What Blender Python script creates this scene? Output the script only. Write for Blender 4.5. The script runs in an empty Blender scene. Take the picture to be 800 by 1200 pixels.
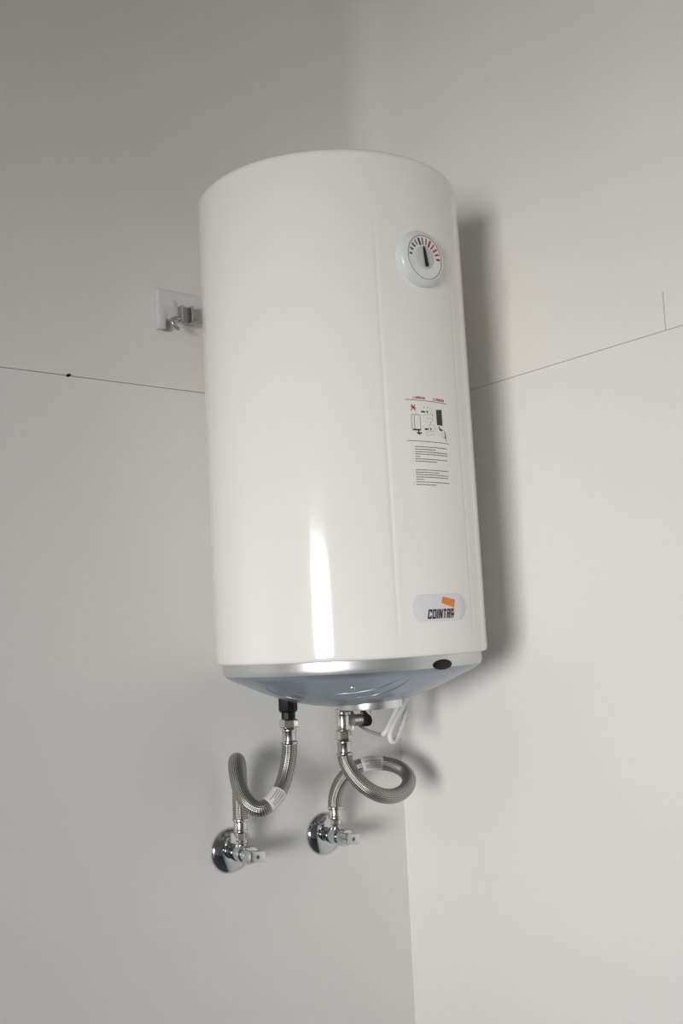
import bpy, bmesh, math, random
from mathutils import Vector, Matrix

random.seed(7)
sc = bpy.context.scene
C = sc.collection
PI = math.pi

# ------------------------------------------------------------------ camera
cam_d = bpy.data.cameras.new('camera')
cam = bpy.data.objects.new('camera', cam_d)
C.objects.link(cam)
cam_d.sensor_fit = 'VERTICAL'
cam_d.sensor_height = 36.0
cam_d.lens = 36.0 * 1237.94 / 1200.0
cam_d.clip_start = 0.02
_r = Vector((0.789775, -0.611804, -0.044165))
_u = Vector((-0.04237, -0.12624, 0.991095))
_f = Vector((0.611931, 0.780871, 0.125623))
_m = Matrix((_r, _u, -_f)).transposed().to_4x4()
_m.translation = Vector((-1.4116, -1.6408, 1.6))
cam.matrix_world = _m
sc.camera = cam

# ------------------------------------------------------------------ world, light, exposure
ROOM_X, ROOM_Y, ROOM_Z = -5.4, -4.6, 3.04       # the room spans x ROOM_X..0, y ROOM_Y..0
DOOR_Y0, DOOR_Y1, DOOR_H = -3.90, -2.46, 2.22   # daylight comes in through this doorway
w = bpy.data.worlds.new('overcast_sky')
sc.world = w
w.use_nodes = True
bg = w.node_tree.nodes['Background']
bg.inputs['Color'].default_value = (0.93, 0.97, 1.0, 1)
bg.inputs['Strength'].default_value = 3.6
pd = bpy.data.lights.new('doorway_daylight', 'AREA')      # daylight entering through the open doorway
pd.shape = 'RECTANGLE'
pd.size = 1.40
pd.size_y = 1.26
pd.energy = 11.6
pd.color = (1.0, 0.985, 0.955)
pd.spread = math.radians(36)
po = bpy.data.objects.new('doorway_daylight', pd)
C.objects.link(po)
po.location = (ROOM_X + 0.06, (DOOR_Y0 + DOOR_Y1) / 2, DOOR_H - 0.86)
po.rotation_euler = (Vector((0.0, -0.53, 1.51)) - po.location).to_track_quat('-Z', 'Y').to_euler()
sc.view_settings.view_transform = 'Standard'
sc.view_settings.look = 'None'
sc.view_settings.gamma = 1.0
sc.view_settings.use_curve_mapping = False
sc.view_settings.exposure = 0.0
sc.cycles.use_denoising = True
sc.cycles.diffuse_bounces = 8
sc.cycles.max_bounces = 14
sc.cycles.sample_clamp_indirect = 6.0


# ------------------------------------------------------------------ materials
def mat(name, col, rough=0.5, metal=0.0, spec=0.5, noise=None, bump=None, coat=0.0):
    m = bpy.data.materials.new(name)
    m.use_nodes = True
    nt = m.node_tree
    b = nt.nodes['Principled BSDF']
    b.inputs['Base Color'].default_value = (*col, 1)
    b.inputs['Roughness'].default_value = rough
    b.inputs['Metallic'].default_value = metal
    b.inputs['Specular IOR Level'].default_value = spec
    b.inputs['Coat Weight'].default_value = coat
    tc = nt.nodes.new('ShaderNodeTexCoord')
    if noise:
        sca, amt = noise
        n = nt.nodes.new('ShaderNodeTexNoise')
        n.inputs['Scale'].default_value = sca
        n.inputs['Detail'].default_value = 4
        nt.links.new(tc.outputs['Object'], n.inputs['Vector'])
        r = nt.nodes.new('ShaderNodeValToRGB')
        r.color_ramp.elements[0].position = 0.3
        r.color_ramp.elements[1].position = 0.7
        r.color_ramp.elements[0].color = (*[c * (1 - amt) for c in col], 1)
        r.color_ramp.elements[1].color = (*[min(1, c * (1 + amt)) for c in col], 1)
        nt.links.new(n.outputs['Fac'], r.inputs['Fac'])
        nt.links.new(r.outputs['Color'], b.inputs['Base Color'])
    if bump:
        sca, st, dist = bump
        n = nt.nodes.new('ShaderNodeTexNoise')
        n.inputs['Scale'].default_value = sca
        n.inputs['Detail'].default_value = 3
        nt.links.new(tc.outputs['Object'], n.inputs['Vector'])
        bp = nt.nodes.new('ShaderNodeBump')
        bp.inputs['Strength'].default_value = st
        bp.inputs['Distance'].default_value = dist
        nt.links.new(n.outputs['Fac'], bp.inputs['Height'])
        nt.links.new(bp.outputs['Normal'], b.inputs['Normal'])
    return m


def braid_mat():
    m = bpy.data.materials.new('steel_braid')
    m.use_nodes = True
    nt = m.node_tree
    b = nt.nodes['Principled BSDF']
    b.inputs['Metallic'].default_value = 1.0
    b.inputs['Roughness'].default_value = 0.33
    uv = nt.nodes.new('ShaderNodeUVMap')
    sep = nt.nodes.new('ShaderNodeSeparateXYZ')
    nt.links.new(uv.outputs['UV'], sep.inputs[0])

    def math_n(op, a, bb=None, v=None):
        n = nt.nodes.new('ShaderNodeMath')
        n.operation = op
        nt.links.new(a, n.inputs[0])
        if bb is not None:
            nt.links.new(bb, n.inputs[1])
        elif v is not None:
            n.inputs[1].default_value = v
        return n.outputs[0]
    # u: metres along the hose, v: turns around it; two families of crossing strands
    a = math_n('MULTIPLY', sep.outputs['X'], v=2 * PI * 190)
    c = math_n('MULTIPLY', sep.outputs['Y'], v=2 * PI * 12)
    s1 = math_n('SINE', math_n('ADD', a, c))
    s2 = math_n('SINE', math_n('SUBTRACT', a, c))
    pr = math_n('MULTIPLY', s1, s2)
    fac = math_n('ADD', math_n('MULTIPLY', pr, v=0.5), v=0.5)
    ramp = nt.nodes.new('ShaderNodeValToRGB')
    ramp.color_ramp.elements[0].position = 0.2
    ramp.color_ramp.elements[1].position = 0.75
    ramp.color_ramp.elements[0].color = (0.12, 0.115, 0.105, 1)
    ramp.color_ramp.elements[1].color = (0.60, 0.58, 0.54, 1)
    nt.links.new(fac, ramp.inputs['Fac'])
    nt.links.new(ramp.outputs['Color'], b.inputs['Base Color'])
    bp = nt.nodes.new('ShaderNodeBump')
    bp.inputs['Strength'].default_value = 0.6
    bp.inputs['Distance'].default_value = 0.001
    nt.links.new(fac, bp.inputs['Height'])
    nt.links.new(bp.outputs['Normal'], b.inputs['Normal'])
    return m


M = dict(
    tile=mat('white_wall_tile', (0.79, 0.785, 0.765), 0.38, spec=0.4, noise=(3, 0.012)),
    raw=mat('pale_render', (0.80, 0.78, 0.74), 0.9, spec=0.1, noise=(3, 0.08)),
    grout=mat('white_grout', (0.77, 0.765, 0.745), 0.9, spec=0.1),
    plaster=mat('white_plaster', (0.79, 0.775, 0.745), 0.85, spec=0.15, noise=(2.5, 0.02), bump=(60, 0.05, 0.002)),
    ceiling=mat('ceiling_paint', (0.82, 0.81, 0.79), 0.9, spec=0.1),
    floor=mat('blue_grey_floor', (0.13, 0.165, 0.21), 0.45, noise=(5, 0.08)),
    ground=mat('outdoor_paving', (0.10, 0.10, 0.09), 0.9, noise=(1.5, 0.12)),
    frame=mat('door_frame_paint', (0.55, 0.52, 0.48), 0.5),
    enamel=mat('white_enamel', (0.90, 0.885, 0.85), 0.10, spec=0.5, coat=0.3),
    silver=mat('silver_cap', (0.29, 0.345, 0.405), 0.25, metal=0.55),
    band=mat('silver_band', (0.62, 0.625, 0.63), 0.34, metal=0.68),
    plate=mat('satin_aluminium', (0.74, 0.74, 0.73), 0.3, metal=0.9),
    white_pl=mat('white_plastic', (0.73, 0.75, 0.75), 0.25),
    dial_face=mat('dial_face', (0.82, 0.82, 0.81), 0.3),
    dial_hub=mat('dial_hub_grey', (0.60, 0.62, 0.62), 0.35),
    black=mat('black_plastic', (0.006, 0.006, 0.007), 0.42, spec=0.3),
    ink=mat('black_ink', (0.04, 0.035, 0.035), 0.6),
    ink_grey=mat('grey_ink', (0.12, 0.115, 0.115), 0.6),
    ink_thin=mat('pale_ink', (0.42, 0.41, 0.40), 0.6),
    ink_brown=mat('dark_brown_ink', (0.06, 0.04, 0.042), 0.6),
    ink_red=mat('red_ink', (0.52, 0.03, 0.05), 0.6),
    dark_red=mat('dark_red_ink', (0.25, 0.03, 0.05), 0.6),
    orange=mat('orange_print', (0.85, 0.25, 0.03), 0.45),
    badge=mat('pale_badge', (0.78, 0.78, 0.82), 0.12, coat=0.5),
    chrome=mat('chrome', (0.60, 0.61, 0.63), 0.08, metal=1.0),
    nickel=mat('nickel_plated_brass', (0.74, 0.71, 0.64), 0.22, metal=1.0),
    nickel_dull=mat('dull_nickel', (0.42, 0.40, 0.37), 0.42, metal=1.0),
    steel=mat('crimped_steel', (0.62, 0.60, 0.57), 0.2, metal=1.0),
    zinc=mat('zinc_steel', (0.48, 0.48, 0.47), 0.35, metal=1.0),
    recess_dark=mat('near_black_recess', (0.03, 0.03, 0.03), 0.6),  # near-black for the shaded nut gap and the screw socket
    cable=mat('white_cable', (0.80, 0.80, 0.82), 0.4),
    cable_grey=mat('grey_cable', (0.32, 0.32, 0.32), 0.45),
    paper=mat('white_paper_label', (0.80, 0.80, 0.80), 0.5),
    bracket=mat('grey_white_plastic', (0.64, 0.63, 0.63), 0.3),
    hole=mat('dark_hole', (0.01, 0.01, 0.01), 1.0),
    braid=braid_mat(),
)


# ------------------------------------------------------------------ mesh helpers
class MB:
    """collects vertices and faces for one mesh"""
    def __init__(s):
        s.v, s.f, s.uv = [], [], None

    def add(s, vs, fs):
        o = len(s.v)
        s.v += [Vector(q) for q in vs]
        s.f += [tuple(i + o for i in f) for f in fs]
        return s

    def box(s, x0, x1, y0, y1, z0, z1):
        x0, x1 = sorted((x0, x1)); y0, y1 = sorted((y0, y1)); z0, z1 = sorted((z0, z1))
        vs = [(x, y, z) for z in (z0, z1) for y in (y0, y1) for x in (x0, x1)]
        return s.add(vs, [(0, 2, 3, 1), (4, 5, 7, 6), (0, 1, 5, 4), (2, 6, 7, 3), (0, 4, 6, 2), (1, 3, 7, 5)])

    def lathe(s, prof, org, d, n=40, cap=True):
        """prof: (radius, height) list along direction d from org"""
        d = Vector(d).normalized()
        a = Vector((0, 0, 1)) if abs(d.z) < 0.9 else Vector((1, 0, 0))
        e1 = d.cross(a).normalized()
        e2 = d.cross(e1)
        org = Vector(org)
        vs, fs = [], []
        for r, h in prof:
            for k in range(n):
                t = 2 * PI * k / n
                vs.append(org + d * h + (e1 * math.cos(t) + e2 * math.sin(t)) * r)
        for i in range(len(prof) - 1):
            for k in range(n):
                k2 = (k + 1) % n
                fs.append((i * n + k, i * n + k2, (i + 1) * n + k2, (i + 1) * n + k))
        if cap:
            fs.append(tuple(range(n))[::-1])
            fs.append(tuple((len(prof) - 1) * n + k for k in range(n)))
        return s.add(vs, fs)

    def tube(s, pts, r, n=14, uv=False, flat=None):
        pts = [Vector(q) for q in pts]
        N = len(pts)
        tan = [(pts[min(i + 1, N - 1)] - pts[max(i - 1, 0)]).normalized() for i in range(N)]
        a = Vector((0, 0, 1)) if abs(tan[0].z) < 0.8 else Vector((1, 0, 0))
        e1 = tan[0].cross(a).normalized()
        vs, fs, L = [], [], [0]
        for i in range(N):
            if i:
                L.append(L[-1] + (pts[i] - pts[i - 1]).length)
            e1 = (e1 - tan[i] * e1.dot(tan[i])).normalized()
            e2 = tan[i].cross(e1)
            rr = r[i] if isinstance(r, (list, tuple)) else r
            for k in range(n):
                t = 2 * PI * k / n
                vs.append(pts[i] + (e1 * math.cos(t) + e2 * math.sin(t)) * rr)
        uvs = []
        for i in range(N - 1):
            for k in range(n):
                k2 = (k + 1) % n
                fs.append((i * n + k, i * n + k2, (i + 1) * n + k2, (i + 1) * n + k))
                uvs.append(((L[i], k / n), (L[i], (k + 1) / n), (L[i + 1], (k + 1) / n), (L[i + 1], k / n)))
        fs.append(tuple(range(n))[::-1])
        fs.append(tuple((N - 1) * n + k for k in range(n)))
        uvs += [((0, 0),) * n] * 2
        s.add(vs, fs)
        if uv:
            s.uv = (s.uv or []) + uvs
        return s

    def prism(s, poly, p0, ax_u, ax_v, ax_n, depth):
        """extrude a 2-D outline (u,v) by depth along ax_n"""
        p0, ax_u, ax_v, ax_n = map(Vector, (p0, ax_u, ax_v, ax_n))
        n = len(poly)
        vs = [p0 + ax_u * u + ax_v * v for u, v in poly] + [p0 + ax_u * u + ax_v * v + ax_n * depth for u, v in poly]
        fs = [tuple(range(n)), tuple(range(2 * n - 1, n - 1, -1))]
        fs += [(i, i + n, (i + 1) % n + n, (i + 1) % n) for i in range(n)]
        return s.add(vs, fs)

    def build(s, name, m, parent=None, smooth=None, bevel=None, inv=None):
        """links ONE mesh object; inv maps the vertices into the parent's own space"""
        me = bpy.data.meshes.new(name)
        vs = [inv @ q for q in s.v] if inv is not None else s.v
        me.from_pydata([tuple(q) for q in vs], [], s.f)
        if s.uv:
            lay = me.uv_layers.new(name='UVMap')
            i = 0
            for f in s.uv:
                for q in f:
                    lay.data[i].uv = q
                    i += 1
        bm = bmesh.new()
        bm.from_mesh(me)
        bmesh.ops.recalc_face_normals(bm, faces=bm.faces)
        if bevel:
            wd, sg, ang = bevel
            es = [e for e in bm.edges if len(e.link_faces) == 2 and e.calc_face_angle(0) > ang]
            bmesh.ops.bevel(bm, geom=es, offset=wd, segments=sg, affect='EDGES', profile=0.5, clamp_overlap=True)
        bm.to_mesh(me)
        bm.free()
        me.materials.append(M[m])
        if smooth is not None:
            for q in me.polygons:
                q.use_smooth = True
            me.set_sharp_from_angle(angle=math.radians(smooth))
        o = bpy.data.objects.new(name, me)
        C.objects.link(o)
        o.parent = parent
        return o


def thing(name, label, cat, loc=(0, 0, 0), rot=None, group=None):
    o = bpy.data.objects.new(name, None)
    o.empty_display_size = 0.05
    C.objects.link(o)
    if rot is not None:
        mm = rot.to_4x4()
        mm.translation = Vector(loc)
        o.matrix_world = mm
    else:
        o.location = loc
    o['label'] = label
    o['category'] = cat
    if group:
        o['group'] = group
    return o


def struct(o, label=None, cat=None):
    o['kind'] = 'structure'
    if label:
        o['label'] = label
    if cat:
        o['category'] = cat
    return o


def spline(ctrl, per=10):
    """Catmull-Rom through control points"""
    P = [Vector(q) for q in ctrl]
    P = [P[0] * 2 - P[1]] + P + [P[-1] * 2 - P[-2]]
    out = []
    for i in range(1, len(P) - 2):
        a, b, c, d = P[i - 1:i + 3]
        for k in range(per):
            t = k / per
            out.append(0.5 * ((2 * b) + (c - a) * t + (2 * a - 5 * b + 4 * c - d) * t * t + (3 * b - a - 3 * c + d) * t ** 3))
    out.append(P[-2])
    return out


def relax(pts, n):
    pts = [p.copy() for p in pts]
    for _ in range(n):
        q = [p.copy() for p in pts]
        for i in range(2, len(pts) - 2):
            q[i] = (pts[i - 1] + pts[i + 1]) * 0.25 + pts[i] * 0.5
        pts = q
    return pts


# ------------------------------------------------------------------ the room
T = 0.12            # wall thickness
SEAM = 2.0705       # top of the tiling
ROW = 0.3595
BACK = 0.008        # tile thickness

wl = MB()
wl.box(ROOM_X - T, T, BACK, T, 0, SEAM + 0.0013)
wl.box(ROOM_X - T, T, 0, T, SEAM + 0.0013, ROOM_Z)
wl = struct(wl.build('wall_left', 'plaster'), 'white wall behind the water heater, tiled below and plastered above', 'wall')
wr = MB()
wr.box(BACK, T, ROOM_Y - T, BACK, 0, SEAM + 0.0009)
CY = -0.6885        # open hairline crack above the tiles
wr.box(0, T, CY + 0.0008, 0, SEAM + 0.0009, 2.134)
wr.box(0, T, ROOM_Y - T, CY - 0.0008, SEAM + 0.0009, 2.134)
wr.box(0, T, ROOM_Y - T, 0, 2.134, ROOM_Z)
wr = struct(wr.build('wall_right', 'plaster'), 'white wall right of the water heater, brightly lit by daylight', 'wall')

rows = []
z1 = SEAM
while z1 > 0.05:
    rows.append((max(0.0, z1 - ROW), z1))
    z1 -= ROW
G = 0.0003          # half of a joint
gl, gr = MB(), MB()
colsL = [(-0.779, 0.0)] + [(max(ROOM_X, -1.679 - 0.9 * k), -0.779 - 0.9 * k) for k in range(6)]
colsR = [(max(ROOM_Y, -0.9 - 0.9 * k), -0.9 * k) for k in range(6)]
for (za, zb) in rows:
    top = zb - (G if zb < SEAM - 0.01 else 0)
    for (xa, xb) in colsL:
        MB().box(xa + G, xb - (G if xb < -0.01 else 0), 0, BACK, za + G, top).build('tile', 'tile', wl)
    for (ya, yb) in colsR:
        MB().box(0, BACK, ya + G, yb - (G if yb < -0.01 else 0), za + G, top).build('tile', 'tile', wr)
    if za > 0.01:
        gl.box(ROOM_X, 0, 0.0001, BACK, za - G, za + G)
        gr.box(0.0001, BACK, ROOM_Y, 0, za - G, za + G)
for (xa, xb) in colsL[:-1]:
    gl.box(xa - G, xa + G, 0.0001, BACK, 0, SEAM - 0.001)
for (ya, yb) in colsR[:-1]:
    gr.box(0.0001, BACK, ya - G, ya + G, 0, SEAM - 0.001)
gl.build('grout', 'grout', wl)
gr.build('grout', 'grout', wr)
# softly rounded plaster in the corner above the tiles
cv = MB()
cr = 0.07
sec = [(0.0, 0.0)] + [(-cr + cr * math.sin(k / 16 * PI / 2), -cr + cr * math.cos(k / 16 * PI / 2)) for k in range(17)]
cv.prism(sec, (0, 0, SEAM + 0.0013), (1, 0, 0), (0, 1, 0), (0, 0, 1), ROOM_Z - SEAM - 0.0013)
cv.build('corner_cove', 'plaster', wl, smooth=30)
# chipped hole in the joint above the tiles
hb = MB()
poly = [(-0.0045, -0.0018), (-0.001, -0.0034), (0.0032, -0.001), (0.005, 0.0016), (0.002, 0.0032), (-0.002, 0.0022)]
hb.prism(poly, (-0.696, -0.0006, SEAM + 0.0012), (1, 0, 0), (0, 0, 1), (0, 1, 0), 0.0015)
hb.build('chipped_hole', 'hole', wl)

fl = MB().box(ROOM_X - T, T, ROOM_Y - T, T, -0.1, 0).build('floor', 'floor')
struct(fl, 'blue-grey floor of the small room', 'floor')
ce = MB().box(ROOM_X - T, T, ROOM_Y - T, T, ROOM_Z, ROOM_Z + 0.1).build('ceiling', 'ceiling')
struct(ce, 'white ceiling above the water heater', 'ceiling')
wb = MB().box(ROOM_X - T, T, ROOM_Y - T, ROOM_Y, 0, ROOM_Z).build('wall_back', 'raw')
struct(wb, 'off-white rendered wall behind the viewer', 'wall')
we = MB()
we.box(ROOM_X - T, ROOM_X, ROOM_Y, DOOR_Y0, 0, ROOM_Z)
we.box(ROOM_X - T, ROOM_X, DOOR_Y1, 0, 0, ROOM_Z)
we.box(ROOM_X - T, ROOM_X, DOOR_Y0, DOOR_Y1, DOOR_H, ROOM_Z)
struct(we.build('wall_door', 'raw'), 'off-white rendered wall with the open doorway that lets in daylight', 'wall')
df = MB()
for ya, yb, za, zb in ((DOOR_Y0 - 0.06, DOOR_Y0, 0, DOOR_H + 0.06), (DOOR_Y1, DOOR_Y1 + 0.06, 0, DOOR_H + 0.06), (DOOR_Y0, DOOR_Y1, DOOR_H, DOOR_H + 0.06)):
    df.box(ROOM_X, ROOM_X + 0.015, ya, yb, za, zb)
struct(df.build('door_1', 'frame'), 'painted frame around the open doorway', 'door')
gd = MB().box(-40, ROOM_X - T, -30, 30, -0.2, -0.05).build('ground', 'ground')
struct(gd, 'paved ground outside the doorway', 'ground')

# ------------------------------------------------------------------ the water heater
R, L = 0.225, 0.785
H_LOC = Vector((-0.3095, -0.2450, 1.5807))
AX = Vector((-0.017938, -0.006029, 0.999821))
E1 = Vector((0.999839, 0.0, 0.017939))
E2 = AX.cross(E1)
H_ROT = Matrix((E1, E2, AX)).transposed()
heater = thing('water_heater', 'white cylindrical electric water heater hanging on the wall above two valves', 'water heater', H_LOC, H_ROT)
H_INV = (Matrix.Translation(H_LOC) @ H_ROT.to_4x4()).inverted()


def cyl(az, z, r=R):
    """a point of the jacket: azimuth in degrees from the front, height, radius"""
    a = math.radians(az)
    return Vector((r * math.sin(a), -r * math.cos(a), z))


# jacket with two shallow pressed lines either side of the front panel
az_list = [i * 2.0 - 180 for i in range(180)]
az_list = [a for a in az_list if min(abs(abs(a) - 20), 9) > 1.0]
for sgn in (-1, 1):
    az_list += [sgn * 20.0 + d for d in (-1.2, -0.6, -0.3, 0, 0.3, 0.6, 1.2)]
az_list.sort()
prof = [(R - 0.014, 0.0015), (R - 0.006, 0.0), (R - 0.003, 0.0006), (R - 0.0012, 0.002), (R - 0.0003, 0.004), (R, 0.0065),
        (R, 0.030), (R, 0.040), (R, 0.2), (R, 0.4), (R, 0.6), (R, 0.69), (R, 0.70), (R, L - 0.012)]
for k in range(1, 7):
    t = k / 6 * PI / 2
    prof.append((R - 0.012 * (1 - math.cos(t)), L - 0.012 + 0.012 * math.sin(t)))
sh = MB()
n = len(az_list)
vs, fs = [], []
for r, z in prof:
    for a in az_list:
        d = 0.0
        if 0.035 < z < 0.695 and abs(abs(a) - 20) < 0.65:
            d = 0.0008 * (1.0 if abs(abs(a) - 20) < 0.35 else 0.35) * min(1.0, 0.2 + (0.69 - z) / 0.35)
        vs.append(cyl(a, z, r - d))
for i in range(len(prof) - 1):
    for k in range(n):
        k2 = (k + 1) % n
        fs.append((i * n + k, i * n + k2, (i + 1) * n + k2, (i + 1) * n + k))
sh.add(vs, fs).build('jacket', 'enamel', heater, smooth=50)
tp = MB().lathe([(R - 0.012, 0), (R - 0.03, -0.004), (0.1, 0.004), (0.02, 0.006)], (0, 0, L), (0, 0, 1), 96)
tp.build('top_cap', 'enamel', heater, smooth=40)

# silver bottom cap
DP = [(0.2145, 0.004), (0.2145, -0.010), (0.2143, -0.0145), (0.2128, -0.0185), (0.2085, -0.0228), (0.199, -0.0283), (0.181, -0.0362),
      (0.155, -0.0482), (0.130, -0.0585), (0.105, -0.0668), (0.075, -0.0735), (0.045, -0.0775), (0.01, -0.079)]


def dome_z(r):
    pr = DP[2:]
    for (r0, z0), (r1, z1) in zip(pr, pr[1:]):
        if r1 <= r <= r0:
            return z0 + (z1 - z0) * (r0 - r) / (r0 - r1)
    return -0.079


cap = MB().lathe(DP[3:], (0, 0, 0), (0, 0, 1), 128)
cap = cap.build('bottom_cap', 'silver', heater, smooth=60)
cap['label'] = 'blue-grey metallic domed bottom cap'
bn = MB().lathe(DP[:4], (0, 0, 0), (0, 0, 1), 128).build('cap_band', 'band', heater, smooth=60)
bn['label'] = 'silver band around the bottom cap'
ribs = [[(-62, .138), (-54, .1455), (-45, .149), (-35, .152), (-27, .160), (-20, .176), (-15, .199)],
        [(-45, .128), (-34, .130), (-24, .136), (-17, .150), (-13, .166), (-10.7, .198)],
        [(-80, .198), (-87, .180), (-91, .160), (-88, .142), (-80, .130), (-70, .127)]]
for rb in ribs:
    for sg in (1,):
        pts = spline([cyl(a * sg, dome_z(r) + 0.0003, r) for a, r in rb], 6)
        rr = [0.0013 * min(1, 0.15 + 4 * min(i, len(pts) - 1 - i) / len(pts)) for i in range(len(pts))]
        MB().tube(pts, rr, 8).build('pressed_rib', 'silver', cap, smooth=60)
pl = MB()
ell = [(0.0195 * math.cos(2 * PI * k / 40), 0.0078 * math.sin(2 * PI * k / 40)) for k in range(40)]
ring = [cyl(math.degrees(u / .2145) + 1.2, -0.0140 + v, 0.2153 - (max(0, -v) ** 2) * 25) for u, v in ell]
ring2 = [cyl(math.degrees(u / .2145) + 1.2, -0.0140 + v, 0.207) for u, v in ell]
mid = [cyl(math.degrees(u * .85 / .2145) + 1.2, -0.0140 + v * .85, 0.2160 - (max(0, -v) ** 2) * 18) for u, v in ell]
fs = [(k, (k + 1) % 40, 40 + (k + 1) % 40, 40 + k) for k in range(40)] + [(40 + k, 40 + (k + 1) % 40, 80 + (k + 1) % 40, 80 + k) for k in range(40)]
pl.add(ring2 + ring + mid, fs + [tuple(80 + k for k in range(40))])
o = pl.build('oval_plug', 'black', cap, smooth=40)
o['label'] = 'black oval plug'
rv = cyl(-38.8, dome_z(.1705), .1705)
nd = (rv - cyl(-38.8, 0, 0.02)).normalized()
MB().lathe([(0.0042, -0.001), (0.0040, 0.001), (0.0030, 0.0022), (0.0012, 0.0028)], rv, nd, 20).build('rivet', 'plate', cap, smooth=50)
# flange plate under the cap
fp = MB().lathe([(0.045, 0), (0.0520, 0.0008), (0.0525, 0.003), (0.0525, 0.020)], (0.004, -0.036, -0.0835), (0, 0, 1), 64)
fp = fp.build('flange_plate', 'plate', heater, smooth=40)
MB().lathe([(0.0035, -0.004), (0.0035, 0.002)], (0.044, -0.042, -0.084), (0, 0, 1), 6).build('bolt', 'plate', fp)
MB().lathe([(0.0035, -0.004), (0.0035, 0.002)], (-0.028, -0.075, -0.084), (0, 0, 1), 6).build('bolt', 'plate', fp)

# ---- thermostat dial: faces the front (-y)
DZ = 0.6145
dial = MB().lathe([(0.0448, -0.012), (0.0448, 0.004), (0.0440, 0.0070), (0.0420, 0.0088), (0.0375, 0.0128), (0.0362, 0.0134), (0.0350, 0.0130), (0.0345, 0.0118), (0.001, 0.0118)],
                  (0.0008, -R, DZ), (0, -1, 0), 72)
dial = dial.build('thermostat_dial', 'white_pl', heater, smooth=40)
dial['label'] = 'round white temperature dial'
DYF = -R - 0.0118
MB().lathe([(0.0343, 0.0), (0.0343, 0.0006)], (0.0008, DYF, DZ), (0, -1, 0), 64).build('dial_face', 'dial_face', dial, smooth=40)
rm = [Vector((0.0008 + 0.0349 * math.cos(2 * PI * k / 64), DYF - 0.0008, DZ + 0.0349 * math.sin(2 * PI * k / 64))) for k in range(65)]
MB().tube(rm, 0.0006, 6).build('dial_rim', 'ink_grey', dial, smooth=60)
MB().lathe([(0.0188, 0.0), (0.0188, 0.0009), (0.0176, 0.0014)], (0.0008, DYF, DZ), (0, -1, 0), 48).build('dial_hub', 'dial_hub', dial, smooth=40)
cols = ['ink', 'ink', 'ink', 'ink_grey', 'ink', 'ink_grey', 'dark_red', 'dark_red', 'ink_red', 'ink_red', 'ink_red', 'ink']
wid = [1.9, 2.0, 2.0, 1.5, 2.6, 1.7, 1.5, 2.4, 1.9, 2.2, 2.1, 2.1]
lon = [6, 6.5, 8, 9, 11.5, 11.5, 10.5, 11.5, 11, 10.5, 9, 7.5]
for k in range(12):
    a = math.radians(176 - k * 15.9)
    d = Vector((math.cos(a), 0, math.sin(a)))
    s = Vector((-math.sin(a), 0, math.cos(a)))
    r0 = 0.0315 - lon[k] / 1000
    c0 = Vector((0.0008, DYF - 0.0005, DZ))
    hw = wid[k] / 1550
    MB().prism([(r0, -hw), (0.0315, -hw * 1.1), (0.0315, hw * 1.1), (r0, hw)], c0, d, s, (0, -1, 0), 0.0005).build('tick_mark', cols[k], dial)
a = math.radians(99)
d, s = Vector((math.cos(a), 0, math.sin(a))), Vector((-math.sin(a), 0, math.cos(a)))
MB().prism([(-0.0150, -0.0022), (-0.0135, -0.0030), (-0.001, -0.0026), (0.003, -0.0024), (0.0165, -0.0008), (0.0175, 0), (0.0165, 0.0008), (0.003, 0.0024), (-0.001, 0.0026), (-0.0135, 0.0030), (-0.0150, 0.0022)],
           (0.0008, DYF - 0.0012, DZ), d, s, (0, -1, 0), 0.0025).build('pointer', 'black', dial, bevel=(0.0004, 1, 0.6))


# ---- printing on the jacket (flat print, bent round the cylinder)
def bent_quad(mb, q, off, nu=6):
    """q: four (s,z) corners in metres on the unrolled jacket"""
    vs, fs = [], []
    for i in range(nu + 1):
        t = i / nu
        for a, b in ((q[0], q[1]), (q[3], q[2])):
            s = a[0] + (b[0] - a[0]) * t
            z = a[1] + (b[1] - a[1]) * t
            vs.append(cyl(math.degrees(s / R), z, R + off))
    for i in range(nu):
        fs.append((2 * i, 2 * i + 2, 2 * i + 3, 2 * i + 1))
    mb.add(vs, fs)


def bar(mb, s0, s1, z0, z1, off=0.0003):
    bent_quad(mb, [(s0, z0), (s1, z0), (s1, z1), (s0, z1)], off, max(1, int((s1 - s0) / 0.006)))


def stroke(mb, a, b, wd, off=0.0003):
    dx, dz = b[0] - a[0], b[1] - a[1]
    l = math.hypot(dx, dz)
    nx, nz = -dz / l * wd / 2, dx / l * wd / 2
    bent_quad(mb, [(a[0] - nx, a[1] - nz), (b[0] - nx, b[1] - nz), (b[0] + nx, b[1] + nz), (a[0] + nx, a[1] + nz)], off, 2)


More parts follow.
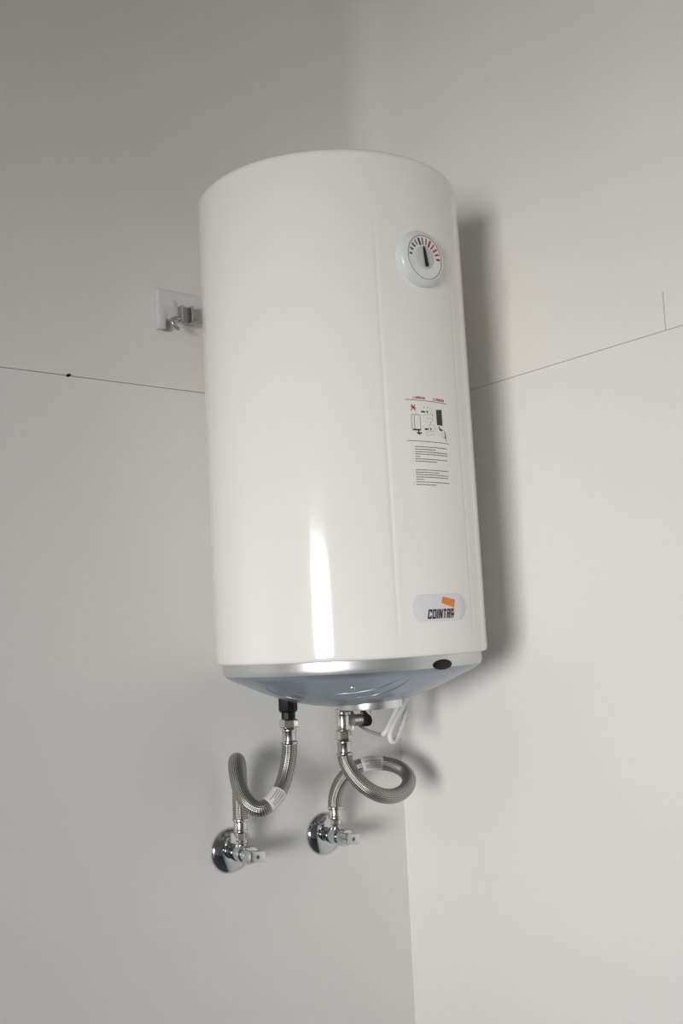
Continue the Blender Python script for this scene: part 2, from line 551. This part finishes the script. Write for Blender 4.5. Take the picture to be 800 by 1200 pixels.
GL = {  # block letters as quads on a unit cell
    'C': [[(0, 0), (.32, 0), (.32, 1), (0, 1)], [(0, .8), (1, .8), (1, 1), (0, 1)], [(0, 0), (1, 0), (1, .2), (0, .2)], [(.68, .64), (1, .64), (1, 1), (.68, 1)], [(.68, 0), (1, 0), (1, .34), (.68, .34)]],
    'O': [[(0, 0), (.32, 0), (.32, 1), (0, 1)], [(.68, 0), (1, 0), (1, 1), (.68, 1)], [(0, .8), (1, .8), (1, 1), (0, 1)], [(0, 0), (1, 0), (1, .2), (0, .2)]],
    'I': [[(0, 0), (1, 0), (1, 1), (0, 1)]],
    'N': [[(0, 0), (.3, 0), (.3, 1), (0, 1)], [(.7, 0), (1, 0), (1, 1), (.7, 1)], [(.62, 0), (.9, 0), (.38, 1), (.1, 1)]],
    'T': [[(0, .78), (1, .78), (1, 1), (0, 1)], [(.33, 0), (.67, 0), (.67, 1), (.33, 1)]],
    'R': [[(0, 0), (.32, 0), (.32, 1), (0, 1)], [(0, .8), (1, .8), (1, 1), (0, 1)], [(.68, .45), (1, .45), (1, 1), (.68, 1)], [(0, .42), (1, .42), (1, .6), (0, .6)], [(.62, 0), (.98, 0), (.86, .45), (.5, .45)]],
    'A': [[(0, 0), (.32, 0), (.32, 1), (0, 1)], [(.68, 0), (1, 0), (1, 1), (.68, 1)], [(0, .8), (1, .8), (1, 1), (0, 1)], [(0, .3), (1.28, .3), (1.28, .5), (0, .5)]],
    'W': [[(0, 0), (.25, 0), (.25, 1), (0, 1)], [(.75, 0), (1, 0), (1, 1), (.75, 1)], [(.38, 0), (.62, 0), (.62, .8), (.38, .8)], [(0, 0), (1, 0), (1, .18), (0, .18)]],
    'G': [[(0, 0), (.32, 0), (.32, 1), (0, 1)], [(0, .8), (1, .8), (1, 1), (0, 1)], [(0, 0), (1, 0), (1, .2), (0, .2)], [(.68, 0), (1, 0), (1, .5), (.68, .5)]],
    'E': [[(0, 0), (.32, 0), (.32, 1), (0, 1)], [(0, .8), (1, .8), (1, 1), (0, 1)], [(0, 0), (1, 0), (1, .2), (0, .2)], [(0, .4), (.9, .4), (.9, .6), (0, .6)]],
}


def glyph(mb, ch, s0, z0, wd, h, slant, off):
    for q in GL[ch]:
        q2 = [(s0 + x * wd + slant * y * h, z0 + y * h) for x, y in q]
        bent_quad(mb, q2, off, 1)


# instruction label
lab = MB()
bar(lab, -0.0448, 0.0418, 0.3882, 0.3890)
lab = lab.build('instruction_print', 'ink', heater)
rl = MB()
bar(rl, -0.0448, 0.0414, 0.3246, 0.3254)
rl.build('ruled_line', 'ink', lab)
lab['label'] = 'small printed installation instructions in black and red'


def lp(u, v):
    """u 0..1 across, v 0..1 down between the two ruled lines"""
    return (-0.0448 + u * 0.0864, 0.3886 - v * 0.0636)


for word, u0, u1 in (('WARNING', .225, .45), ('ATENCION', .70, .93)):
    hd = MB()
    s0, s1 = lp(u0, 0)[0], lp(u1, 0)[0]
    cw = (s1 - s0) / len(word)
    for i, ch in enumerate(word):
        wd = cw * (0.35 if ch == 'I' else 0.78)
        glyph(hd, ch, s0 + i * cw + (cw * .2 if ch == 'I' else 0), 0.3908, wd, 0.0038, 0.12, 0.0003)
    st = s0 - 0.0058
    stroke(hd, (st, .3908), (st + .0024, .3950), .0005)
    stroke(hd, (st + .0024, .3950), (st + .0046, .3908), .0005)
    stroke(hd, (st, .3908), (st + .0046, .3908), .0005)
    hd.build('warning_heading', 'ink_red', lab)
rx = MB()
for a, b in (((.12, .11), (.21, .26)), ((.205, .115), (.115, .26)), ((.11, .17), (.22, .2))):
    stroke(rx, lp(*a), lp(*b), .0017)
stroke(rx, lp(.175, .38), lp(.175, .71), .0009)
rx.build('red_cross', 'ink_red', lab)
tk = MB()
for a, b in (((.115, .36), (.30, .36)), ((.115, .36), (.115, .71)), ((.30, .36), (.30, .71)), ((.115, .71), (.30, .71))):
    stroke(tk, lp(*a), lp(*b), .0007)
tk.build('tank_outline', 'ink_grey', lab)
fit = MB()
bar(fit, lp(.13, 0)[0], lp(.30, 0)[0], lp(0, .745)[1], lp(0, .71)[1])
for a, b, wd in (((.25, .74), (.25, .80), .0022), ((.21, .80), (.32, .80), .0022), ((.25, .80), (.27, .84), .003),
                 ((.75, .60), (.75, .66), .0022), ((.75, .665), (.84, .68), .0024), ((.77, .66), (.80, .70), .003),
                 ((.33, .27), (.42, .275), .0026), ((.46, .27), (.49, .26), .0034), ((.39, .70), (.475, .69), .0026), ((.52, .69), (.55, .68), .0034),
                 ((.40, .14), (.40, .19), .0008), ((.545, .51), (.535, .54), .0014), ((.585, .33), (.60, .36), .0014), ((.59, .44), (.595, .47), .0012),
                 ((.90, .72), (.915, .88), .0016), ((.88, .84), (.92, .88), .0018), ((.865, .70), (.89, .70), .0010), ((.915, .925), (.935, .925), .0018)):
    stroke(fit, lp(*a), lp(*b), wd)
fit.build('pipe_sketch', 'ink', lab)
thin = MB()
arcs = [[(.44, .17), (.52, .15), (.58, .2), (.59, .27), (.58, .34)], [(.34, .37), (.42, .35), (.52, .32), (.58, .30)], [(.45, .43), (.52, .42), (.60, .42)],
        [(.50, .66), (.50, .58), (.60, .58), (.64, .64), (.64, .70), (.58, .74)], [(.42, .80), (.44, .76), (.58, .74)], [(.42, .80), (.46, .86), (.52, .83), (.62, .80)],
        [(.84, .76), (.82, .82), (.86, .88)], [(.22, .36), (.22, .29)]]
for ar in arcs:
    for a, b in zip(ar, ar[1:]):
        stroke(thin, lp(*a), lp(*b), .0006)
thin.build('thin_sketch_lines', 'ink_thin', lab)
dk = MB()
bent_quad(dk, [lp(.695, .57), lp(.845, .565), lp(.845, .17), lp(.695, .19)], 0.0003, 3)
dk.build('dark_tank_picture', 'ink_brown', lab)
ys = [105, 145, 183, 218, 258, 293, 330, 460, 497, 533, 570, 607, 645, 685]
xe = [635, 438, 640, 648, 212, 640, 458, 658, 490, 648, 655, 260, 665, 450]
for i, (y, x1) in enumerate(zip(ys, xe)):
    z = 0.325 - (y - 20) * 0.0001006
    xl, xr = 28 + (y - 20) * 0.075, 680 + (y - 20) * 0.045
    s0 = -0.0448 + (132 + (y - 105) * 0.05 - xl) / (xr - xl) * 0.0862
    s1 = -0.0448 + (x1 - xl) / (xr - xl) * 0.0862
    ln = MB()
    s = s0
    while s < s1 - 0.001:       # a row of word-long dashes: the words are too small to read
        e = min(s1, s + random.uniform(0.0035, 0.0085))
        bar(ln, s, e, z - 0.00055, z + 0.00055)
        s = e + 0.0006
    if i in (0, 2, 3, 5, 6, 7, 9, 10, 12, 13):
        bar(ln, s0 - 0.0052, s0 - 0.0042, z - 0.0004, z + 0.0004)
    ln.build('text_line', 'ink_grey', lab)

# brand badge
bd = MB()
hs, hz, zc = 0.0560, 0.0205, 0.0715
out = []
NS = 14
for k in range(NS):                     # lower edge, left half of the outline mirrors it
    out.append((-(hs - hz) + 2 * (hs - hz) * k / NS, -hz))
for k in range(25):
    a = -PI / 2 + PI * k / 24
    out.append((hs - hz + hz * math.cos(a), hz * math.sin(a)))
for k in range(1, NS + 1):
    out.append(((hs - hz) - 2 * (hs - hz) * k / NS, hz))
for k in range(1, 24):
    a = PI / 2 + PI * k / 24
    out.append((-hs + hz + hz * math.cos(a), hz * math.sin(a)))
no = len(out)
vs, fs = [], []
for off, scl in ((-0.001, 1.0), (0.0010, 1.0), (0.0016, 0.965)):
    for s, z in out:
        vs.append(cyl(math.degrees(s * scl / R), zc + z * scl, R + off))
for j in range(2):
    for k in range(no):
        fs.append((j * no + k, j * no + (k + 1) % no, (j + 1) * no + (k + 1) % no, (j + 1) * no + k))
# front of the badge: strips between matching lower and upper points
rim = [2 * no + k for k in range(no)]
lo, up = 0, NS + 24 + NS                # lower left and upper left corner of the straight part
for k in range(NS + 12):
    a, b = rim[(lo + k) % no], rim[(lo + k + 1) % no]
    c, d2 = rim[(up - k) % no], rim[(up - k - 1) % no]
    fs.append((a, b, d2, c) if d2 != b else (a, b, c))
for k in range(12):
    a, b = rim[(lo - k) % no], rim[(lo - k - 1) % no]
    c, d2 = rim[(up + k) % no], rim[(up + k + 1) % no]
    fs.append((a, b, d2, c) if d2 != b else (a, b, c))
bd.add(vs, fs)
bd = bd.build('brand_badge', 'badge', heater, smooth=30)
bd['label'] = 'pale pill-shaped brand badge'
ob = MB()
bent_quad(ob, [(-0.0020, .0783), (.0249, .0705), (.0279, .0826), (.0013, .0878)], 0.0022, 6)
o = ob.build('orange_mark', 'orange', bd)
o['label'] = 'orange slanted square'
word = 'COINTRA'
ws = [0.0069, 0.0069, 0.0023, 0.0074, 0.0063, 0.0067, 0.0064]
s = -0.0300
for ch, wd in zip(word, ws):
    g = MB()
    glyph(g, ch, s, 0.0552, wd, 0.0140, 0.20, 0.0022)
    g.build('letter', 'ink', bd)
    s += wd + 0.0014

# hook of the hanger that reaches from the tank back to the wall bracket
hk = MB()
hk.box(-0.494, -0.4905, -0.034, -0.018, 2.190, 2.2195)
hk.box(-0.4905, -0.4705, -0.0215, -0.018, 2.190, 2.2205)
hk.box(-0.474, -0.4705, -0.034, -0.018, 2.190, 2.2205)
hk.tube([(-0.472, -0.022, 2.1935), (-0.455, -0.060, 2.1935), (-0.440, -0.085, 2.1935)], 0.0022, 8)
hk = hk.build('hanger_hook', 'zinc', heater, bevel=(0.0008, 1, 0.6), inv=H_INV)
hk['label'] = 'grey steel hanger hook'
cl = [Vector(q) for q in ((-0.488, -0.024, 2.1945), (-0.500, -0.026, 2.1955), (-0.5105, -0.028, 2.191), (-0.5120, -0.030, 2.184), (-0.506, -0.031, 2.177), (-0.500, -0.031, 2.1735))]
MB().tube(spline(cl, 6), 0.0034, 10).build('hook_end', 'zinc', hk, smooth=60, inv=H_INV)

# black dielectric fitting under the cap
P1 = Vector((-0.3765, -0.150, 0))
P2 = Vector((-0.2605, -0.150, 0))
dfm = MB().lathe([(0.0166, 1.535), (0.0166, 1.497), (0.0150, 1.494), (0.0122, 1.4925), (0.0122, 1.4817)], P1, (0, 0, 1), 10)
o = dfm.build('dielectric_fitting', 'black', heater, smooth=30, inv=H_INV)
o['label'] = 'black plastic pipe fitting'
MB().lathe([(0.0100, 1.535), (0.0100, 1.476)], P2, (0, 0, 1), 24).build('pipe_stub', 'nickel', heater, smooth=40, inv=H_INV)


# ------------------------------------------------------------------ wall bracket
br = thing('wall_bracket', 'white plastic bracket on the wall at the left edge of the water heater', 'bracket', (-0.31, 0, 2.173))
B_INV = Matrix.Translation((0.31, 0, -2.173))
pb = MB()
outl = [(-0.531, 2.176), (-0.531, 2.246), (-0.528, 2.249), (-0.092, 2.249), (-0.089, 2.246), (-0.089, 2.176), (-0.105, 2.176), (-0.107, 2.198), (-0.512, 2.198), (-0.516, 2.194), (-0.5165, 2.176)]
pb.prism(outl, (0, 0, 0), (1, 0, 0), (0, 0, 1), (0, -1, 0), 0.0150)
pb.build('plate', 'bracket', br, bevel=(0.0022, 2, 0.7), inv=B_INV, smooth=35)
MB().box(-0.513, -0.108, -0.019, -0.002, 2.1945, 2.1990).build('ledge', 'bracket', br, bevel=(0.001, 1, 0.7), inv=B_INV)
MB().lathe([(0.0075, 0.0), (0.0075, 0.0012), (0.0065, 0.0016)], (-0.502, -0.0148, 2.224), (0, -1, 0), 24).build('screw_cover', 'bracket', br, inv=B_INV, smooth=30)
MB().box(-0.5145, -0.5035, -0.004, 0, 2.176, 2.1945).build('notch_shade', 'zinc', br, inv=B_INV)  # grey sheet standing for the shade in the notch recess


# ------------------------------------------------------------------ angle valves
def angle_valve(x, z, label, tilt):
    t = thing('angle_valve', label, 'valve', (x, 0, z), group='chrome angle valves below the water heater')
    MB().lathe([(0.0385, 0), (0.0390, 0.0015), (0.0385, 0.004), (0.0360, 0.0075), (0.0300, 0.0110), (0.022, 0.0135), (0.0150, 0.0145), (0.0128, 0.0146)],
               (0, 0, 0), (0, -1, 0), 64).build('wall_plate', 'chrome', t, smooth=50)
    MB().lathe([(0.0105, 0.010), (0.0105, 0.0215), (0.0135, 0.0225), (0.0148, 0.026), (0.0150, 0.034), (0.0150, 0.046), (0.0138, 0.0505), (0.0108, 0.0520), (0.0092, 0.0525), (0.0092, 0.0560)],
               (0, 0, 0), (0, -1, 0), 40).build('body', 'chrome', t, smooth=45)
    MB().lathe([(0.0098, 0.008), (0.0095, 0.0160), (0.0078, 0.0175), (0.0078, 0.0195)], (0, -0.040, 0), (0, 0, 1), 32).build('outlet', 'chrome', t, smooth=45)
    hd = MB().lathe([(0.0085, 0.0555), (0.0142, 0.0560), (0.0158, 0.0585), (0.0160, 0.0660), (0.0140, 0.0730), (0.0080, 0.0745)], (0, 0, 0), (0, -1, 0), 40)
    hd = hd.build('handle', 'chrome', t, smooth=45)
    rot = Matrix.Rotation(tilt, 4, 'Y')
    blk = MB()
    sec = [(-0.0135, -0.0092), (0.0135, -0.0092), (0.0145, -0.007), (0.0145, 0.007), (0.0135, 0.0092), (-0.0135, 0.0092), (-0.0145, 0.007), (-0.0145, -0.007)]
    blk.prism(sec, (0, -0.062, 0), (1, 0, 0), (0, 0, 1), (0, -1, 0), 0.030)
    blk.v = [rot @ v for v in blk.v]
    blk.build('grip', 'chrome', hd, bevel=(0.0012, 2, 0.5), smooth=35)
    MB().lathe([(0.0038, 0.0), (0.0038, 0.0006), (0.0030, 0.0008)], (0, -0.0918, 0), (0, -1, 0), 24).build('screw_cap', 'nickel_dull', hd, smooth=40)
    MB().lathe([(0.0020, 0.0), (0.0020, 0.0004)], (0, -0.0926, 0), (0, -1, 0), 16).build('screw_socket', 'recess_dark', hd)
    return t


V1, V2 = Vector((-0.409, 0, 1.2535)), Vector((-0.2035, 0, 1.2535))
angle_valve(V1.x, V1.z, 'chrome angle valve on the tiles below the black pipe fitting', math.radians(8))
angle_valve(V2.x, V2.z, 'chrome angle valve near the room corner below the safety valve', math.radians(8))


# ------------------------------------------------------------------ braided hoses
def ferrule(mb, p, d, ln):
    mb.lathe([(0.0100, 0.0), (0.0126, 0.0004), (0.0130, 0.0022), (0.0122, 0.0040), (0.0117, 0.0052), (0.0117, ln - 0.0062), (0.0128, ln - 0.0050), (0.0143, ln - 0.0040), (0.0145, ln - 0.0012), (0.0137, ln)], p, d, 36)


def hexnut(mb, p, d, r, ln):
    mb.lathe([(r * 0.86, 0), (r, ln * 0.12), (r, ln * 0.88), (r * 0.86, ln)], p, d, 6)


def braided_hose(label, ctrl, top, bot, top_nut_r, lab_span, lab_name):
    """top: (nut z1, nut z0, ferrule z0) at the heater; bot: (nut z0, ferrule z0, ferrule z1) at the valve"""
    pt, pv = Vector(ctrl[0]), Vector(ctrl[-1])
    base = Vector((pv.x, pv.y, bot[0]))
    t = thing('braided_hose', label, 'hose', base, group='braided steel connection hoses')
    inv = Matrix.Translation(-base)
    path = relax(spline(ctrl, 12), 30)
    MB().tube(path, 0.0129, 28, uv=True).build('braided_tube', 'braid', t, smooth=60, inv=inv)
    z1, z0, f0 = top
    mb = MB()
    ferrule(mb, (pt.x, pt.y, z0 - 0.0018), (0, 0, -1), z0 - 0.0018 - f0)
    mb.build('ferrule', 'steel', t, smooth=40, inv=inv)
    MB().lathe([(0.0085, 0), (0.0085, 0.003)], (pt.x, pt.y, z0 - 0.0024), (0, 0, 1), 24).build('gap_shade', 'recess_dark', t, smooth=40, inv=inv)  # near-black disc stands for the shaded gap between nut and ferrule
    mb = MB()
    hexnut(mb, (pt.x, pt.y, z0), (0, 0, 1), top_nut_r, z1 - z0)
    mb.build('nut', 'nickel', t, bevel=(0.0006, 1, 0.5), inv=inv)
    zn, zf, zt = bot
    mb = MB()
    ferrule(mb, (pv.x, pv.y, zf), (0, 0, 1), zt - zf)
    mb.build('ferrule', 'steel', t, smooth=40, inv=inv)
    mb = MB()
    hexnut(mb, (pv.x, pv.y, zn), (0, 0, 1), 0.0098, zf - zn - 0.001)
    mb.build('nut', 'nickel', t, bevel=(0.0005, 1, 0.5), inv=inv)
    i0, i1 = int(lab_span[0] * (len(path) - 1)), int(lab_span[1] * (len(path) - 1))
    lb = MB().tube(path[i0:i1 + 1], 0.01345, 28).build('paper_label', 'paper', t, smooth=60, inv=inv)
    lb['label'] = lab_name
    # blocks of small print on the wrap, on the side that faces the room
    seg = path[i0:i1 + 1]
    for j, (ta, tb, offs) in enumerate(((.12, .88, -.55), (.12, .88, -.25), (.12, .70, .05), (.12, .88, .35))):
        pr = MB()
        k0, k1 = int(ta * (len(seg) - 1)), max(int(ta * (len(seg) - 1)) + 1, int(tb * (len(seg) - 1)))
        vs = []
        for k in range(k0, k1 + 1):
            tn = (seg[min(k + 1, len(seg) - 1)] - seg[max(k - 1, 0)]).normalized()
            view = Vector((-0.61, -0.78, 0.1))
            e1 = (view - tn * view.dot(tn)).normalized()
            e2 = tn.cross(e1)
            for da in (-.075, .075):
                ang = offs + da
                vs.append(seg[k] + (e1 * math.cos(ang) + e2 * math.sin(ang)) * 0.01365)
        m = len(vs) // 2
        pr.add(vs, [(2 * k, 2 * k + 1, 2 * k + 3, 2 * k + 2) for k in range(m - 1)])
        pr.build('print_row', 'ink_thin', lb, inv=inv)
    return t


h1 = [(-0.3765, -0.150, 1.440), (-0.3775, -0.150, 1.424), (-0.3865, -0.153, 1.3965), (-0.4047, -0.160, 1.3680), (-0.427, -0.165, 1.3520), (-0.447, -0.160, 1.3420), (-0.4595, -0.145, 1.3530),
      (-0.4605, -0.125, 1.3719), (-0.4562, -0.107, 1.3985), (-0.4430, -0.085, 1.4150), (-0.4224, -0.060, 1.4110), (-0.4108, -0.045, 1.3830), (-0.409, -0.040, 1.3480), (-0.409, -0.040, 1.3110)]
braided_hose('braided steel hose hanging in a narrow bend from the black fitting to the left valve', h1,
             (1.4815, 1.4665, 1.440), (1.2735, 1.2895, 1.3125), 0.0160, (0.245, 0.335), 'white paper label on the lower bend')
h2 = [(-0.2605, -0.150, 1.4105), (-0.2603, -0.155, 1.3960), (-0.2580, -0.168, 1.3781), (-0.2471, -0.185, 1.3575), (-0.2183, -0.195, 1.3395), (-0.1792, -0.190, 1.3355), (-0.1370, -0.170, 1.3425),
      (-0.1100, -0.145, 1.3575), (-0.1110, -0.120, 1.3725), (-0.1290, -0.100, 1.3805), (-0.1560, -0.085, 1.3825), (-0.1820, -0.070, 1.3740), (-0.1970, -0.055, 1.3536), (-0.2030, -0.043, 1.3278), (-0.2035, -0.040, 1.3060)]
braided_hose('braided steel hose coiled in one round loop below the safety valve', h2,
             (1.4535, 1.4365, 1.4105), (1.2735, 1.2850, 1.3075), 0.0150, (0.655, 0.745), 'white paper label on the top of the loop')

# ------------------------------------------------------------------ safety valve
sv = thing('safety_valve', 'nickel safety valve with black lever under the water heater', 'safety valve', (P2.x, P2.y, 1.4535))
S_INV = Matrix.Translation((-P2.x, -P2.y, -1.4535))
MB().lathe([(0.0088, 1.4530), (0.0108, 1.4545), (0.0115, 1.4570), (0.0115, 1.4785), (0.0108, 1.4800), (0.0112, 1.4806), (0.0112, 1.4835), (0.0088, 1.4845)], P2, (0, 0, 1), 36).build('body', 'nickel', sv, smooth=40, inv=S_INV)
MB().lathe([(0.0085, 1.4840), (0.0125, 1.4846), (0.0130, 1.4870), (0.0130, 1.4895), (0.0120, 1.4905)], P2, (0, 0, 1), 6).build('collar_nut', 'nickel', sv, inv=S_INV)
bdir = Vector((0.95, -0.22, 0.0)).normalized()
bo = Vector((P2.x, P2.y, 1.4695))
pr = [(0.0090, 0.005), (0.0100, 0.009)]
for k in range(7):
    pr += [(0.0103, 0.0185 + k * 0.0024), (0.0097, 0.0197 + k * 0.0024)]
pr += [(0.0090, 0.036), (0.0080, 0.0375)]
MB().lathe(pr, bo, bdir, 32).build('side_branch', 'nickel_dull', sv, smooth=30, inv=S_INV)
bq = bo + bdir * 0.019 + Vector((0, 0, -0.009))
MB().lathe([(0.0036, 0), (0.0036, 0.0030), (0.0024, 0.0034), (0.0024, 0.0075)], bq, (0, 0, -1), 16).build('drain_nipple', 'white_pl', sv, smooth=40, inv=S_INV)
sd = Vector((0.22, 0.95, 0)).normalized()
lev = MB()
lpoly = [(-0.0105, -0.0072), (-0.0075, -0.0102), (-0.001, -0.0112), (0.006, -0.0110), (0.0098, -0.0075), (0.0108, -0.001), (0.0088, 0.005), (0.0045, 0.0088), (0.0015, 0.0125), (-0.0015, 0.0165), (-0.0050, 0.0172), (-0.0078, 0.0150), (-0.0072, 0.0100), (-0.0090, 0.004), (-0.0112, -0.001)]
ld = Vector((0.80, -0.60, 0)).normalized()
lpoly = [(u * 1.12, v * 1.08) for u, v in lpoly]
lev.prism(lpoly, bo + bdir * 0.0435 + ld.cross(Vector((0, 0, 1))) * 0.007, ld, (0, 0, 1), -ld.cross(Vector((0, 0, 1))), 0.014)
o = lev.build('lever', 'black', sv, bevel=(0.002, 2, 0.6), smooth=40, inv=S_INV)
o['label'] = 'black plastic relief lever'

# ------------------------------------------------------------------ power cable
cab = [(-0.2250, -0.118, 1.5140), (-0.2130, -0.120, 1.4720), (-0.2010, -0.130, 1.4520), (-0.1930, -0.148, 1.4435), (-0.1900, -0.170, 1.4405), (-0.1885, -0.181, 1.4482), (-0.1652, -0.176, 1.4731),
       (-0.1452, -0.172, 1.4958), (-0.1305, -0.168, 1.5200), (-0.1245, -0.171, 1.5230), (-0.1250, -0.176, 1.5120), (-0.1480, -0.184, 1.4890), (-0.1851, -0.197, 1.4604), (-0.1975, -0.2, 1.4400), (-0.1924, -0.2, 1.4290),
       (-0.1759, -0.194, 1.4344), (-0.1527, -0.184, 1.4574), (-0.1363, -0.175, 1.4801), (-0.1290, -0.170, 1.5102), (-0.1290, -0.168, 1.5400)]
base = Vector((-0.1924, -0.2, 1.429))
pc = thing('power_cable', 'white power cable gathered in hanging loops beneath the silver cap', 'cable', base)
ip = Matrix.Translation(-base)
cp = relax(spline(cab, 10), 6)
k0 = 42
MB().tube(cp[k0:], 0.0045, 12).build('white_sheath', 'cable', pc, smooth=60, inv=ip)
MB().tube(cp[:k0 + 1], 0.0032, 10).build('inner_lead', 'cable_grey', pc, smooth=60, inv=ip)
